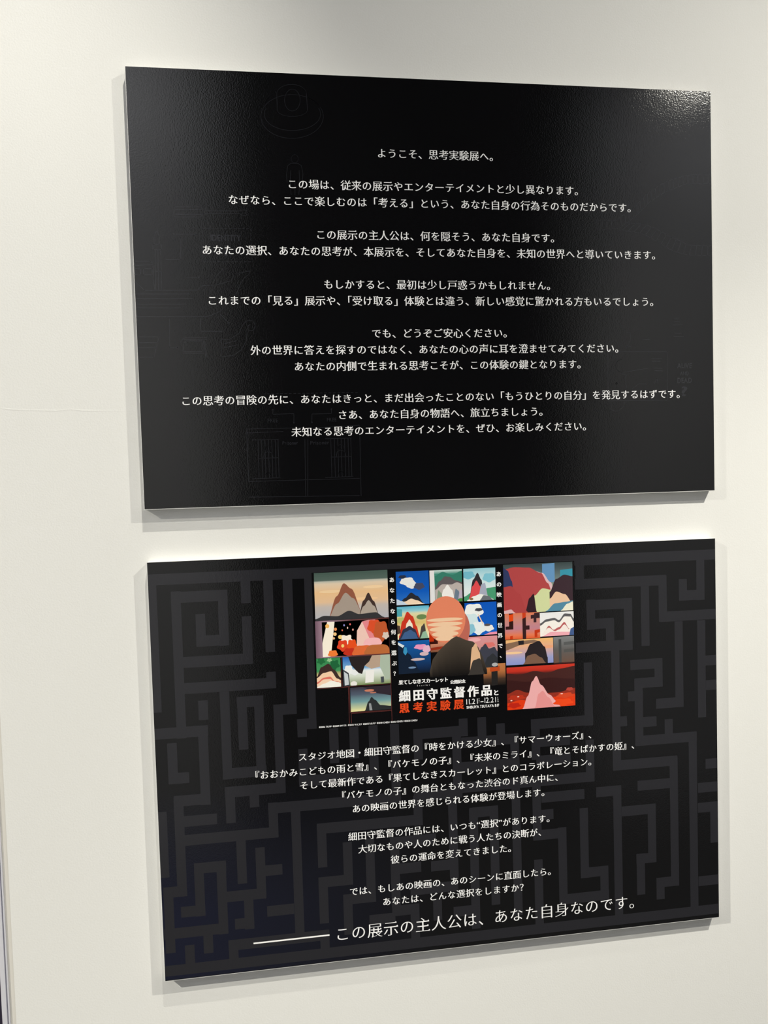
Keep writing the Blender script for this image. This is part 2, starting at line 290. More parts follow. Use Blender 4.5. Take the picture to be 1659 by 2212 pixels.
SKETCHES = {"hat_drawing": [[[183.9, 44.8], [186.6, 41.9], [189.7, 39.2], [193.3, 36.8], [197.1, 34.7], [201.3, 32.8], [205.7, 31.2], [210.3, 30.0], [215.0, 29.2], [219.8, 28.7], [224.6, 28.6], [229.3, 28.8], [234.0, 29.4], [238.5, 30.4], [242.7, 31.7], [246.7, 33.4], [250.4, 35.4], [253.6, 37.6], [256.5, 40.2], [258.9, 42.9], [260.8, 45.9], [262.3, 49.0], [263.1, 52.2], [263.5, 55.5], [263.3, 58.9], [262.5, 62.2], [261.3, 65.5], [259.5, 68.7], [257.2, 71.7]], [[257.2, 71.7], [254.4, 74.6], [251.2, 77.3], [247.7, 79.7], [243.7, 81.9], [239.5, 83.7], [235.1, 85.3], [230.5, 86.5], [225.7, 87.3], [220.9, 87.7], [216.1, 87.8], [211.3, 87.6], [206.7, 86.9], [202.3, 85.9], [198.0, 84.5], [194.1, 82.8], [190.5, 80.8], [187.3, 78.6], [184.4, 76.0], [182.1, 73.3], [180.2, 70.3], [178.8, 67.3], [178.0, 64.1], [177.7, 60.8], [177.9, 57.5], [178.6, 54.2], [179.9, 50.9], [181.6, 47.8], [183.9, 44.8]], [[257.6, 46.1], [259.0, 48.9], [259.6, 51.9], [259.6, 55.0], [258.8, 58.0], [257.3, 61.0], [255.1, 63.9], [252.2, 66.6], [248.8, 69.1], [244.8, 71.4], [240.4, 73.3], [235.7, 74.8], [230.6, 76.0], [225.4, 76.8], [220.1, 77.2], [214.8, 77.2], [209.7, 76.7], [204.7, 75.9], [200.1, 74.6], [195.9, 73.0], [192.1, 71.1], [188.9, 68.8], [186.3, 66.3], [184.3, 63.6], [183.1, 60.7], [182.5, 57.7], [182.6, 54.7], [183.5, 51.7], [185.0, 48.7]], [[200.5, 28.4], [200.6, 26.9], [201.1, 25.5], [201.7, 24.1], [202.7, 22.8], [203.8, 21.5], [205.2, 20.3], [206.7, 19.2], [208.4, 18.2], [210.3, 17.3], [212.3, 16.5], [214.5, 15.9], [216.7, 15.4], [218.9, 15.1], [221.2, 14.9], [223.5, 14.9], [225.7, 15.0], [227.9, 15.3], [230.0, 15.8], [232.0, 16.4], [233.8, 17.2], [235.5, 18.0], [237.0, 19.0], [238.3, 20.1], [239.3, 21.3], [240.2, 22.6], [240.8, 24.0], [241.1, 25.3], [241.2, 26.8]], [[200.5, 28.4], [200.3, 50.5]], [[241.2, 26.8], [241.7, 47.9]], [[241.7, 48.5], [241.6, 49.5], [241.1, 50.5], [240.5, 51.5], [239.5, 52.5], [238.4, 53.4], [237.0, 54.2], [235.4, 55.0], [233.7, 55.8], [231.8, 56.4], [229.7, 57.0], [227.6, 57.4], [225.4, 57.8], [223.1, 58.0], [220.8, 58.2], [218.5, 58.2], [216.2, 58.1], [214.0, 57.9], [211.9, 57.6], [209.9, 57.2], [208.0, 56.7], [206.3, 56.1], [204.8, 55.4], [203.5, 54.6], [202.4, 53.8], [201.6, 52.9], [201.0, 52.0], [200.6, 51.0], [200.5, 50.0]], [[232.3, 35.6], [231.9, 38.9], [231.0, 42.0], [229.6, 44.9], [227.8, 47.3], [225.7, 49.1], [223.4, 50.3], [221.0, 50.8], [218.7, 50.5], [216.4, 49.5], [214.5, 47.8], [212.8, 45.5], [211.7, 42.7], [211.0, 39.7], [210.8, 36.4], [211.2, 33.1], [212.1, 29.9], [213.5, 27.1], [215.3, 24.7], [217.4, 22.8], [219.7, 21.7], [222.1, 21.2], [224.4, 21.5], [226.7, 22.5], [228.6, 24.1], [230.3, 26.4], [231.4, 29.2], [232.1, 32.3], [232.3, 35.6]], [[183.3, 42.4], [183.6, 41.8], [183.9, 41.3], [184.2, 40.7], [184.5, 40.2], [184.8, 39.6], [185.2, 39.1], [185.5, 38.5], [185.9, 38.0], [186.3, 37.5], [186.7, 37.0], [187.1, 36.4], [187.5, 35.9], [188.0, 35.4], [188.4, 34.9], [188.9, 34.4], [189.3, 33.9], [189.8, 33.4], [190.3, 33.0], [190.8, 32.5], [191.3, 32.0], [191.8, 31.6], [192.4, 31.1], [192.9, 30.7], [193.4, 30.2], [194.0, 29.8], [194.6, 29.4], [195.2, 29.0], [195.7, 28.6]], [[242.7, 31.7], [243.5, 32.0], [244.3, 32.3], [245.1, 32.7], [245.9, 33.0], [246.6, 33.3], [247.3, 33.7], [248.1, 34.1], [248.8, 34.5], [249.5, 34.8], [250.2, 35.2], [250.8, 35.7], [251.5, 36.1], [252.1, 36.5], [252.8, 37.0], [253.4, 37.4], [254.0, 37.9], [254.6, 38.4], [255.1, 38.9], [255.7, 39.4], [256.2, 39.9], [256.7, 40.4], [257.2, 40.9], [257.7, 41.4], [258.2, 42.0], [258.6, 42.5], [259.0, 43.1], [259.5, 43.7], [259.8, 44.2]]], "figure_drawing": [[[226.7, 115.2], [226.6, 116.4], [226.2, 117.6], [225.6, 118.7], [224.8, 119.5], [223.9, 120.2], [222.9, 120.7], [221.8, 120.8], [220.8, 120.7], [219.8, 120.3], [218.9, 119.7], [218.2, 118.9], [217.7, 117.8], [217.3, 116.7], [217.3, 115.4], [217.4, 114.2], [217.8, 113.0], [218.4, 112.0], [219.2, 111.1], [220.1, 110.4], [221.1, 110.0], [222.2, 109.8], [223.2, 109.9], [224.2, 110.3], [225.1, 110.9], [225.8, 111.8], [226.3, 112.8], [226.7, 113.9], [226.7, 115.2]], [[216.4, 121.8], [212.0, 125.1], [209.9, 136.9], [210.4, 147.5]], [[226.1, 121.6], [230.9, 124.6], [232.7, 136.3], [231.0, 147.0]], [[216.1, 131.4], [214.7, 145.2], [215.3, 164.4]], [[227.5, 131.1], [227.6, 144.9], [226.1, 164.2]], [[221.4, 145.1], [220.7, 164.3]], [[216.4, 121.8], [226.1, 121.6]]], "screwdriver_drawing": [[[56.6, 184.1], [92.5, 183.4], [95.9, 186.9], [95.6, 193.2], [91.9, 197.1], [56.0, 197.7], [56.6, 184.1]], [[58.1, 187.6], [94.4, 187.0]], [[57.8, 194.1], [94.1, 193.9]], [[95.8, 188.6], [143.7, 188.1], [147.6, 186.6], [154.8, 186.9]], [[95.7, 192.6], [143.6, 191.3], [147.7, 194.4], [154.5, 193.6]], [[154.8, 186.9], [151.0, 190.1], [154.5, 193.6]], [[126.4, 209.6], [127.0, 195.8]], [[127.8, 197.5], [127.0, 195.8], [126.0, 197.5]]], "identity_box_drawing": [[[93.4, 212.8], [96.6, 212.8]], [[99.3, 212.7], [102.5, 212.7]], [[105.2, 212.7], [108.4, 212.6]], [[111.1, 212.6], [114.4, 212.5]], [[117.0, 212.5], [120.3, 212.4]], [[122.9, 212.4], [126.2, 212.3]], [[128.9, 212.3], [132.2, 212.2]], [[134.8, 212.2], [138.1, 212.1]], [[140.8, 212.1], [144.1, 212.0]], [[146.8, 212.0], [150.0, 211.9]], [[152.7, 211.9], [156.0, 211.9]], [[158.7, 211.8], [158.6, 215.3]], [[158.5, 218.2], [158.3, 221.8]], [[158.2, 224.7], [158.1, 228.2]], [[158.0, 231.1], [157.9, 234.7]], [[157.8, 237.6], [157.6, 241.1]], [[157.5, 244.0], [157.4, 247.6]], [[157.3, 250.5], [157.2, 254.0]], [[157.0, 256.9], [153.7, 257.0]], [[151.1, 257.0], [147.8, 257.0]], [[145.1, 257.0], [141.8, 257.1]], [[139.1, 257.1], [135.8, 257.1]], [[133.1, 257.2], [129.9, 257.2]], [[127.2, 257.2], [123.9, 257.2]], [[121.2, 257.3], [118.0, 257.3]], [[115.3, 257.3], [112.0, 257.4]], [[109.4, 257.4], [106.1, 257.4]], [[103.4, 257.5], [100.2, 257.5]], [[97.5, 257.5], [94.3, 257.5]], [[91.6, 257.6], [91.8, 254.0]], [[91.9, 251.2], [92.0, 247.6]], [[92.1, 244.8], [92.3, 241.3]], [[92.4, 238.4], [92.5, 234.9]], [[92.6, 232.0], [92.8, 228.5]], [[92.9, 225.6], [93.0, 222.1]], [[93.1, 219.2], [93.3, 215.7]], [[41.9, 254.9], [62.6, 254.7]], [[62.6, 254.7], [63.8, 225.3]], [[64.6, 226.9], [63.8, 225.3], [62.8, 226.9]], [[53.6, 220.8], [84.8, 220.3]], [[83.1, 221.3], [84.8, 220.3], [83.1, 219.5]]], "ship_drawing": [[[28.3, 234.7], [28.8, 223.8], [32.6, 215.8], [35.5, 223.7], [35.1, 234.2]], [[26.9, 234.7], [38.0, 234.6], [37.7, 242.1], [26.5, 242.2], [26.9, 234.7]], [[29.4, 242.6], [27.8, 295.5]], [[36.8, 242.5], [35.6, 296.1]], [[33.1, 242.6], [31.5, 295.5]], [[28.8, 270.9], [36.1, 270.4]], [[0.9, 257.6], [22.2, 257.4], [27.2, 261.9], [0.7, 263.4]], [[25.7, 263.6], [24.9, 280.4], [26.8, 295.5]], [[1.3, 267.6], [9.5, 267.5], [9.1, 275.9], [0.9, 276.0], [1.3, 267.6]], [[13.2, 267.5], [24.3, 267.4], [23.9, 275.8], [12.8, 275.9], [13.2, 267.5]], [[1.0, 284.7], [13.4, 296.8], [83.8, 295.9], [88.2, 290.5], [110.4, 288.3], [129.6, 282.9], [133.1, 274.3], [155.5, 269.2], [153.2, 274.2], [146.6, 279.5], [142.2, 286.0], [137.5, 296.7]], [[137.5, 296.7], [126.3, 311.6], [113.2, 324.4], [96.0, 331.9], [1.6, 331.9]], [[1.9, 301.5], [72.1, 301.2]], [[1.6, 307.8], [76.1, 307.5]], [[2.3, 315.1], [67.4, 315.0]], [[2.1, 320.4], [61.0, 320.3]], [[133.1, 274.3], [144.8, 272.1]], [[3.1, 359.3], [29.3, 359.4], [21.9, 386.8], [2.8, 386.7]], [[2.8, 366.6], [27.5, 367.2]], [[2.9, 373.4], [25.6, 374.1]], [[56.9, 367.9], [62.5, 360.5], [94.9, 360.7], [94.8, 362.8]], [[61.3, 362.7], [92.7, 363.2]], [[60.6, 379.7], [61.1, 368.0], [65.4, 364.8], [87.4, 364.9], [86.8, 379.8], [60.6, 379.7]], [[88.4, 364.9], [90.8, 386.2]], [[90.1, 364.9], [92.2, 386.3]], [[60.6, 381.8], [87.8, 382.0]], [[112.8, 362.9], [124.4, 362.9], [137.5, 354.4], [142.1, 343.7], [148.7, 337.3], [156.2, 337.3], [159.6, 343.7], [156.8, 351.2], [150.4, 351.2], [148.4, 345.8], [152.8, 342.6]], [[148.2, 352.3], [146.6, 365.1], [138.7, 378.0], [127.8, 385.4], [111.8, 386.4], [112.8, 362.9]], [[115.7, 369.3], [132.8, 365.1]], [[115.5, 374.6], [134.7, 370.4]], [[69.9, 279.0], [87.7, 278.9]], [[86.0, 279.8], [87.7, 278.9], [86.0, 278.0]], [[105.2, 285.1], [106.9, 279.4]], [[106.9, 279.4], [119.6, 265.9]], [[119.1, 267.8], [119.6, 265.9], [117.8, 266.6]], [[113.0, 328.7], [124.2, 341.5]], [[122.4, 340.9], [124.2, 341.5], [123.8, 339.6]], [[44.2, 335.1], [43.2, 373.2]], [[43.2, 373.2], [53.6, 373.7]], [[51.9, 374.5], [53.6, 373.7], [52.0, 372.7]], [[85.4, 335.1], [85.2, 351.7]], [[85.2, 351.7], [115.3, 352.2]], [[113.6, 353.1], [115.3, 352.2], [113.7, 351.2]]], "prison_cell_drawing": [[[157.7, 501.9], [157.2, 555.3]], [[162.4, 502.0], [161.9, 555.4]], [[167.1, 502.1], [166.7, 555.6]], [[171.9, 502.2], [171.5, 555.7]], [[176.6, 502.3], [176.2, 555.8]], [[181.4, 502.4], [181.0, 556.0]], [[185.3, 502.5], [184.9, 556.1]], [[150.1, 502.4], [186.2, 502.1]], [[148.1, 556.3], [186.4, 555.9]], [[157.1, 528.0], [185.2, 527.8]], [[174.7, 514.5], [174.5, 515.3], [174.2, 516.2], [173.7, 516.9], [173.1, 517.5], [172.3, 518.0], [171.5, 518.2], [170.6, 518.3], [169.8, 518.2], [169.0, 517.9], [168.2, 517.4], [167.7, 516.7], [167.2, 516.0], [167.0, 515.2], [166.9, 514.3], [167.0, 513.4], [167.3, 512.6], [167.8, 511.9], [168.5, 511.3], [169.2, 510.8], [170.1, 510.5], [170.9, 510.5], [171.8, 510.6], [172.6, 510.9], [173.3, 511.4], [173.9, 512.0], [174.3, 512.8], [174.6, 513.6], [174.7, 514.5]], [[164.3, 527.7], [165.6, 520.8], [170.6, 518.7], [176.4, 520.6], [177.4, 528.1]], [[166.4, 551.8], [166.4, 551.4], [166.5, 551.1], [166.6, 550.7], [166.8, 550.3], [167.0, 550.0], [167.2, 549.7], [167.5, 549.4], [167.8, 549.1], [168.1, 548.9], [168.5, 548.7], [168.8, 548.6], [169.2, 548.5], [169.6, 548.4], [170.0, 548.4], [170.4, 548.5], [170.8, 548.5], [171.1, 548.7], [171.5, 548.8], [171.8, 549.0], [172.1, 549.3], [172.4, 549.5], [172.6, 549.8], [172.9, 550.1], [173.0, 550.5], [173.2, 550.9], [173.3, 551.2], [173.3, 551.6], [173.3, 552.0]], [[259.2, 502.3], [259.0, 556.4]], [[264.1, 502.4], [263.9, 556.6]], [[269.0, 502.6], [268.8, 556.7]], [[273.8, 502.7], [273.6, 556.9]], [[278.7, 502.8], [278.5, 557.0]], [[283.6, 502.9], [283.4, 557.1]], [[287.6, 503.0], [287.4, 557.3]], [[251.5, 502.8], [288.5, 502.5]], [[249.7, 557.5], [289.0, 557.1]], [[258.8, 528.8], [287.7, 528.6]], [[276.8, 515.1], [276.6, 516.0], [276.3, 516.8], [275.8, 517.6], [275.2, 518.2], [274.4, 518.6], [273.5, 518.9], [272.7, 519.0], [271.8, 518.9], [270.9, 518.5], [270.2, 518.1], [269.6, 517.4], [269.1, 516.6], [268.9, 515.8], [268.8, 514.9], [268.9, 514.0], [269.2, 513.2], [269.7, 512.5], [270.4, 511.8], [271.2, 511.4], [272.0, 511.1], [272.9, 511.0], [273.8, 511.1], [274.6, 511.5], [275.4, 512.0], [276.0, 512.6], [276.4, 513.4], [276.7, 514.2], [276.8, 515.1]], [[266.1, 528.5], [267.5, 521.5], [272.6, 519.4], [278.6, 521.3], [279.7, 528.9]], [[268.4, 552.9], [268.5, 552.6], [268.6, 552.2], [268.7, 551.8], [268.8, 551.4], [269.0, 551.1], [269.3, 550.8], [269.6, 550.5], [269.9, 550.2], [270.2, 550.0], [270.6, 549.8], [270.9, 549.7], [271.3, 549.6], [271.7, 549.5], [272.1, 549.5], [272.5, 549.5], [272.9, 549.6], [273.3, 549.7], [273.6, 549.9], [274.0, 550.1], [274.3, 550.3], [274.6, 550.6], [274.8, 550.9], [275.1, 551.2], [275.2, 551.6], [275.4, 552.0], [275.5, 552.4], [275.5, 552.8], [275.5, 553.1]], [[142.7, 487.0], [142.6, 559.9]], [[142.7, 487.0], [222.2, 486.4]], [[142.6, 559.9], [298.3, 560.0]], [[222.7, 502.9], [221.1, 582.0]], [[227.1, 503.0], [224.0, 582.1]], [[141.8, 581.7], [297.5, 584.5]], [[142.5, 492.4], [192.6, 491.3]], [[222.1, 487.9], [300.7, 484.6]], [[300.7, 484.6], [299.8, 584.6]], [[179.4, 467.1], [179.7, 459.5]], [[180.5, 461.2], [179.7, 459.5], [178.7, 461.2]], [[261.3, 467.4], [261.5, 459.7]], [[262.4, 461.4], [261.5, 459.7], [260.5, 461.4]], [[179.4, 467.1], [208.7, 466.5]], [[208.7, 466.5], [208.2, 480.7]], [[207.3, 478.9], [208.2, 480.7], [209.2, 479.0]], [[261.3, 467.4], [233.8, 467.6]], [[233.8, 467.6], [233.3, 480.7]], [[232.5, 479.0], [233.3, 480.7], [234.3, 479.0]], [[166.4, 438.6], [169.8, 438.6]], [[172.5, 438.6], [175.8, 438.6]], [[178.6, 438.6], [181.9, 438.6]], [[184.6, 438.6], [188.0, 438.6]], [[190.7, 438.6], [194.1, 438.6]], [[196.8, 438.6], [200.2, 438.6]], [[203.0, 438.6], [206.3, 438.5]], [[209.1, 438.5], [212.5, 438.5]], [[215.2, 438.5], [218.6, 438.5]], [[221.4, 438.5], [224.7, 438.5]], [[227.5, 438.5], [230.9, 438.5]], [[233.7, 438.5], [237.1, 438.5]], [[239.8, 438.5], [243.2, 438.4]], [[246.0, 438.4], [249.4, 438.4]], [[252.2, 438.4], [255.6, 438.4]], [[258.4, 438.4], [261.8, 438.4]], [[264.6, 438.4], [268.1, 438.4]], [[270.9, 438.4], [274.3, 438.4]], [[277.1, 438.4], [280.5, 438.4]], [[283.3, 438.3], [286.8, 438.3]], [[289.6, 438.3], [293.0, 438.3]], [[295.8, 438.3], [299.3, 438.3]]], "railway_drawing": [[[655.9, 191.4], [688.4, 192.0], [715.5, 173.4], [742.7, 147.9], [767.5, 133.7], [799.8, 123.7], [839.7, 120.5]], [[655.6, 206.1], [693.1, 203.3], [717.7, 187.0], [742.5, 163.8], [767.3, 148.5], [799.6, 136.3], [839.5, 134.9]], [[659.8, 191.5], [659.5, 205.8]], [[667.5, 191.6], [667.2, 205.2]], [[675.3, 191.8], [675.0, 204.6]], [[683.1, 191.9], [682.8, 204.0]], [[690.5, 190.6], [690.6, 203.4]], [[696.9, 186.2], [697.5, 200.4]], [[703.3, 181.8], [704.0, 196.1]], [[709.7, 177.4], [710.4, 191.8]], [[716.0, 172.8], [716.9, 187.5]], [[721.7, 167.5], [722.7, 182.3]], [[727.4, 162.3], [728.3, 177.0]], [[733.0, 157.0], [734.0, 171.7]], [[738.7, 151.6], [739.6, 166.4]], [[744.7, 146.7], [745.8, 161.7]], [[751.5, 142.8], [752.5, 157.6]], [[758.4, 138.9], [759.2, 153.5]], [[765.3, 134.9], [765.9, 149.3]], [[772.7, 132.1], [773.2, 146.2]], [[780.3, 129.7], [780.6, 143.4]], [[788.0, 127.4], [788.1, 140.6]], [[795.6, 125.0], [795.6, 137.8]], [[803.5, 123.4], [803.3, 136.2]], [[811.5, 122.8], [811.3, 135.9]], [[819.5, 122.1], [819.4, 135.6]], [[827.6, 121.5], [827.4, 135.3]], [[835.6, 120.8], [835.5, 135.1]], [[707.8, 195.1], [732.2, 195.8], [749.3, 201.2], [776.2, 214.5], [803.4, 225.7], [838.5, 226.4]], [[693.0, 205.5], [729.5, 209.5], [753.9, 221.7], [778.4, 235.2], [803.2, 240.6], [838.3, 241.4]], [[712.1, 195.2], [697.7, 206.0]], [[720.6, 195.5], [707.1, 207.1]], [[729.1, 195.7], [716.6, 208.1]], [[737.4, 197.4], [726.0, 209.1]], [[745.4, 200.0], [734.8, 212.1]], [[753.2, 203.2], [743.1, 216.3]], [[760.7, 206.9], [751.5, 220.5]], [[768.3, 210.6], [759.7, 224.9]], [[775.8, 214.3], [767.9, 229.4]], [[783.7, 217.6], [776.1, 233.9]], [[791.6, 220.8], [785.2, 236.7]], [[799.4, 224.0], [794.6, 238.7]], [[807.8, 225.7], [804.1, 240.6]], [[816.5, 225.9], [813.8, 240.9]], [[825.3, 226.1], [823.6, 241.1]], [[834.1, 226.3], [833.4, 241.3]]], "cat_box_drawing": [[[673.0, 383.4], [766.9, 383.9], [766.7, 456.1], [672.9, 455.8], [673.0, 383.4]], [[696.9, 413.9], [695.6, 413.9], [694.4, 413.7], [693.2, 413.4], [692.1, 413.0], [691.0, 412.5], [689.9, 412.0], [689.0, 411.3], [688.1, 410.6], [687.4, 409.8], [686.7, 408.9], [686.2, 408.0], [685.8, 407.0], [685.5, 406.0], [685.3, 405.0], [685.3, 404.0], [685.4, 402.9], [685.6, 401.9], [686.0, 401.0], [686.5, 400.0], [687.1, 399.1], [687.8, 398.3], [688.6, 397.5], [689.6, 396.8], [690.5, 396.2], [691.6, 395.7], [692.8, 395.2], [693.9, 394.9], [695.1, 394.7]], [[696.9, 413.9], [736.3, 408.1]], [[689.5, 415.7], [701.7, 417.0], [700.3, 426.2], [701.9, 437.8]], [[711.2, 437.9], [721.2, 431.1], [733.5, 431.7]], [[745.9, 431.3], [749.7, 423.3], [752.1, 431.4]], [[677.8, 459.4], [676.4, 469.7], [687.3, 471.5], [697.3, 464.3], [697.3, 459.0]], [[702.7, 354.8], [709.6, 354.8], [709.4, 366.3], [701.9, 378.9]], [[702.4, 375.5], [710.2, 375.5]], [[727.1, 366.4], [739.4, 365.3]], [[687.5, 430.2], [687.5, 430.4], [687.4, 430.7], [687.3, 430.9], [687.1, 431.1], [686.8, 431.2], [686.6, 431.3], [686.3, 431.3], [686.0, 431.3], [685.8, 431.2], [685.5, 431.1], [685.3, 430.9], [685.2, 430.7], [685.1, 430.4], [685.1, 430.2], [685.1, 429.9], [685.2, 429.7], [685.4, 429.4], [685.6, 429.3], [685.8, 429.1], [686.1, 429.0], [686.3, 429.0], [686.6, 429.1], [686.9, 429.1], [687.1, 429.3], [687.3, 429.5], [687.4, 429.7], [687.5, 429.9], [687.5, 430.2]], [[775.7, 344.1], [791.9, 344.1]], [[777.9, 361.5], [794.2, 361.6]], [[779.5, 338.8], [787.0, 339.3]], [[779.1, 335.3], [786.0, 335.6]], [[779.3, 356.2], [790.5, 356.7]], [[741.5, 394.2], [757.6, 394.3]], [[742.7, 397.7], [756.3, 397.8]], [[745.0, 408.1], [758.6, 408.7]], [[746.2, 411.6], [759.8, 412.2]]]}
SKETCH_WORDS = [('IDENTITY', 103.4, 144.9, 224.4), ('?', 121.0, 126.9, 241.4), ('ALIVE', 782.4, 806.2, 404.4), ('AND', 787.2, 801.0, 416.1), ('DEAD', 782.6, 805.9, 426.5), ('?', 788.6, 798.6, 442.4), ('FREE', 172.2, 186.2, 475.4), ('FREE', 254.8, 268.1, 475.8), ('Prisoner', 191.4, 212.7, 507.2), ('Prisoner', 230.2, 256.6, 507.7)]
TILES = {'P1': [228.8, 25.2, 334.2, 93.9], 'P1b': [228.2, 94.2, 334.2, 148.1], 'P2': [237.7, 96.1, 333.9, 146.2], 'P3': [228.1, 147.7, 262.4, 190.4], 'P4': [265.7, 148.0, 334.3, 190.1], 'P5': [275.3, 193.1, 334.0, 228.2], 'M1': [346.3, 28.8, 394.5, 77.4], 'M2': [395.8, 29.2, 443.8, 76.5], 'M3': [446.0, 29.1, 494.0, 76.7], 'M4': [346.4, 79.8, 393.6, 127.5], 'M5': [446.6, 79.4, 494.5, 127.7], 'M6': [346.5, 130.2, 394.2, 178.1], 'M7': [449.1, 129.7, 494.6, 176.6], 'MB': [392.8, 117.4, 450.1, 149.0], 'MC': [472.5, 171.4, 506.0, 204.0], 'R1': [506.0, 25.7, 612.2, 98.3], 'R2': [506.6, 97.9, 560.4, 137.1], 'R3': [560.4, 99.9, 612.8, 135.5], 'R4': [507.4, 137.8, 580.1, 175.4], 'R5': [580.6, 137.1, 612.7, 176.1], 'R6': [507.7, 178.7, 612.9, 242.4]}

# ------------------------------------------------------------------ lettering
_fc = bpy.data.curves.new('glyph_source', 'FONT')
_fc.fill_mode = 'FRONT'
_fc.resolution_u = 5
_fo = bpy.data.objects.new('glyph_source', _fc)
COL.objects.link(_fo)
_GL = {}


def raw_glyph(ch):
    if ch in _GL:
        return _GL[ch]
    _fc.body = ch
    bpy.context.view_layer.update()
    dg = bpy.context.evaluated_depsgraph_get()
    me = bpy.data.meshes.new_from_object(_fo.evaluated_get(dg))
    v = [(p.co.x, p.co.y) for p in me.vertices]
    fs = []
    for p in me.polygons:
        idx = list(p.vertices)
        a = sum(v[idx[i]][0] * v[idx[(i + 1) % len(idx)]][1] - v[idx[(i + 1) % len(idx)]][0] * v[idx[i]][1] for i in range(len(idx)))
        fs.append(idx if a > 0 else idx[::-1])
    bpy.data.meshes.remove(me)
    _GL[ch] = (v, fs)
    return _GL[ch]


KANA = set(chr(c) for c in range(0x3000, 0x3100))


def styled_glyph(ch, style):
    """outline with brush contrast ('mincho'), or grown evenly ('bold'), or as it is"""
    key = (ch, style)
    if key in _GL:
        return _GL[key]
    v, fs = raw_glyph(ch)
    kana = ch in KANA
    if style == 'plain':
        ax_, ay_ = 0.0, 0.0
    elif style == 'bold':
        ax_, ay_ = 0.030, 0.022
    elif style == 'heavy':
        ax_, ay_ = 0.040, 0.026
    elif style == 'big':
        ax_, ay_ = (0.002, -0.008) if kana else (0.003, -0.017)
    else:
        ax_, ay_ = (0.016, -0.003) if kana else (0.015, -0.009)
    cnt = {}
    for f in fs:
        for i in range(len(f)):
            a, b = f[i], f[(i + 1) % len(f)]
            cnt[(a, b)] = 1
    bd = [(a, b) for (a, b) in cnt if (b, a) not in cnt]
    nx, pv = {}, {}
    for a, b in bd:
        nx[a] = b
        pv[b] = a

    def nrm(a, b):
        dx, dy = v[b][0] - v[a][0], v[b][1] - v[a][1]
        l = math.hypot(dx, dy) or 1e-9
        return dy / l, -dx / l, l
    nv = list(v)
    for i in range(len(v)):
        if i in nx and i in pv:
            n0 = nrm(pv[i], i)
            n1 = nrm(i, nx[i])
            sx = n0[0] + n1[0]
            sy = n0[1] + n1[1]
            d = max(0.45, 0.5 * (sx * sx + sy * sy))
            nv[i] = (v[i][0] + ax_ * sx / d, v[i][1] + ay_ * sy / d)
    nf = [list(f) for f in fs]
    if style in ('mincho', 'big') and kana and ch not in '、。「」『』・ー':
        nv = [(0.5 + (p[0] - 0.5) * 0.94, 0.37 + (p[1] - 0.37) * 0.94) for p in nv]
    if style in ('mincho', 'big') and not kana:
        for a, b in bd:                     # triangular stop at the right end of level strokes
            n = nrm(a, b)
            if n[0] > 0.96 and 0.03 < n[2] < 0.11 and a in pv and b in nx:
                p, q = nrm(pv[a], a), nrm(b, nx[b])
                if p[2] > 0.12 and q[2] > 0.12 and p[1] < -0.9 and q[1] > 0.9:
                    tx, ty = nv[b]
                    k = len(nv)
                    nv += [(tx - 0.125, ty - 0.002), (tx + 0.002, ty - 0.002), (tx - 0.035, ty + 0.062)]
                    nf.append([k, k + 1, k + 2])
    _GL[key] = (nv, nf)
    return _GL[key]


def face_y(layer):
    return -T - 0.00004 * layer


class Print:
    """flat printed marks on one board; board coordinates in mm right / down"""

    def __init__(self, layer):
        self.v, self.f, self.c, self.layer = [], [], [], layer

    def poly(self, pts, col, lift=0):
        k = len(self.v)
        y = face_y(self.layer + lift)
        self.v += [(p[0] / 1000, y, -p[1] / 1000) for p in pts]
        cols = col if isinstance(col, list) else [col] * len(pts)
        self.c += cols
        self.f.append(list(range(k, k + len(pts))))

    def tris(self, verts, faces, col, lift=0):
        k = len(self.v)
        y = face_y(self.layer + lift)
        self.v += [(p[0] / 1000, y, -p[1] / 1000) for p in verts]
        self.c += [col] * len(verts)
        self.f += [[i + k for i in f] for f in faces]

    def build(self, name, parent):
        o = new_mesh(name, self.v, self.f, M_PRINT, parent)
        at = o.data.color_attributes.new('ink', 'FLOAT_COLOR', 'POINT')
        for i, c in enumerate(self.c):
            at.data[i].color = (c[0], c[1], c[2], 1)
        # every mark faces the viewer
        bm = bmesh.new()
        bm.from_mesh(o.data)
        flip = [f for f in bm.faces if f.normal.y > 0]
        if flip:
            bmesh.ops.reverse_faces(bm, faces=flip)
        bm.to_mesh(o.data)
        bm.free()
        return o

    def glyph(self, ch, x, y, em, col, style, sx=1.0):
        """pen at x, middle of the em box at y"""
        v, f = styled_glyph(ch, style)
        self.tris([(x + p[0] * em * sx, y + 0.38 * em - p[1] * em) for p in v], f, col)


def advance(s, i):
    ch = s[i]
    if ch in '“”':
        return 0.44
    a = 1.0
    if i + 1 < len(s) and ch == '、' and s[i + 1] in '「':
        a = 0.5
    if ord(ch) < 0x250:
        v, f = raw_glyph(ch)
        a = (max(p[0] for p in v) + 0.07) if v else 0.28
    return a


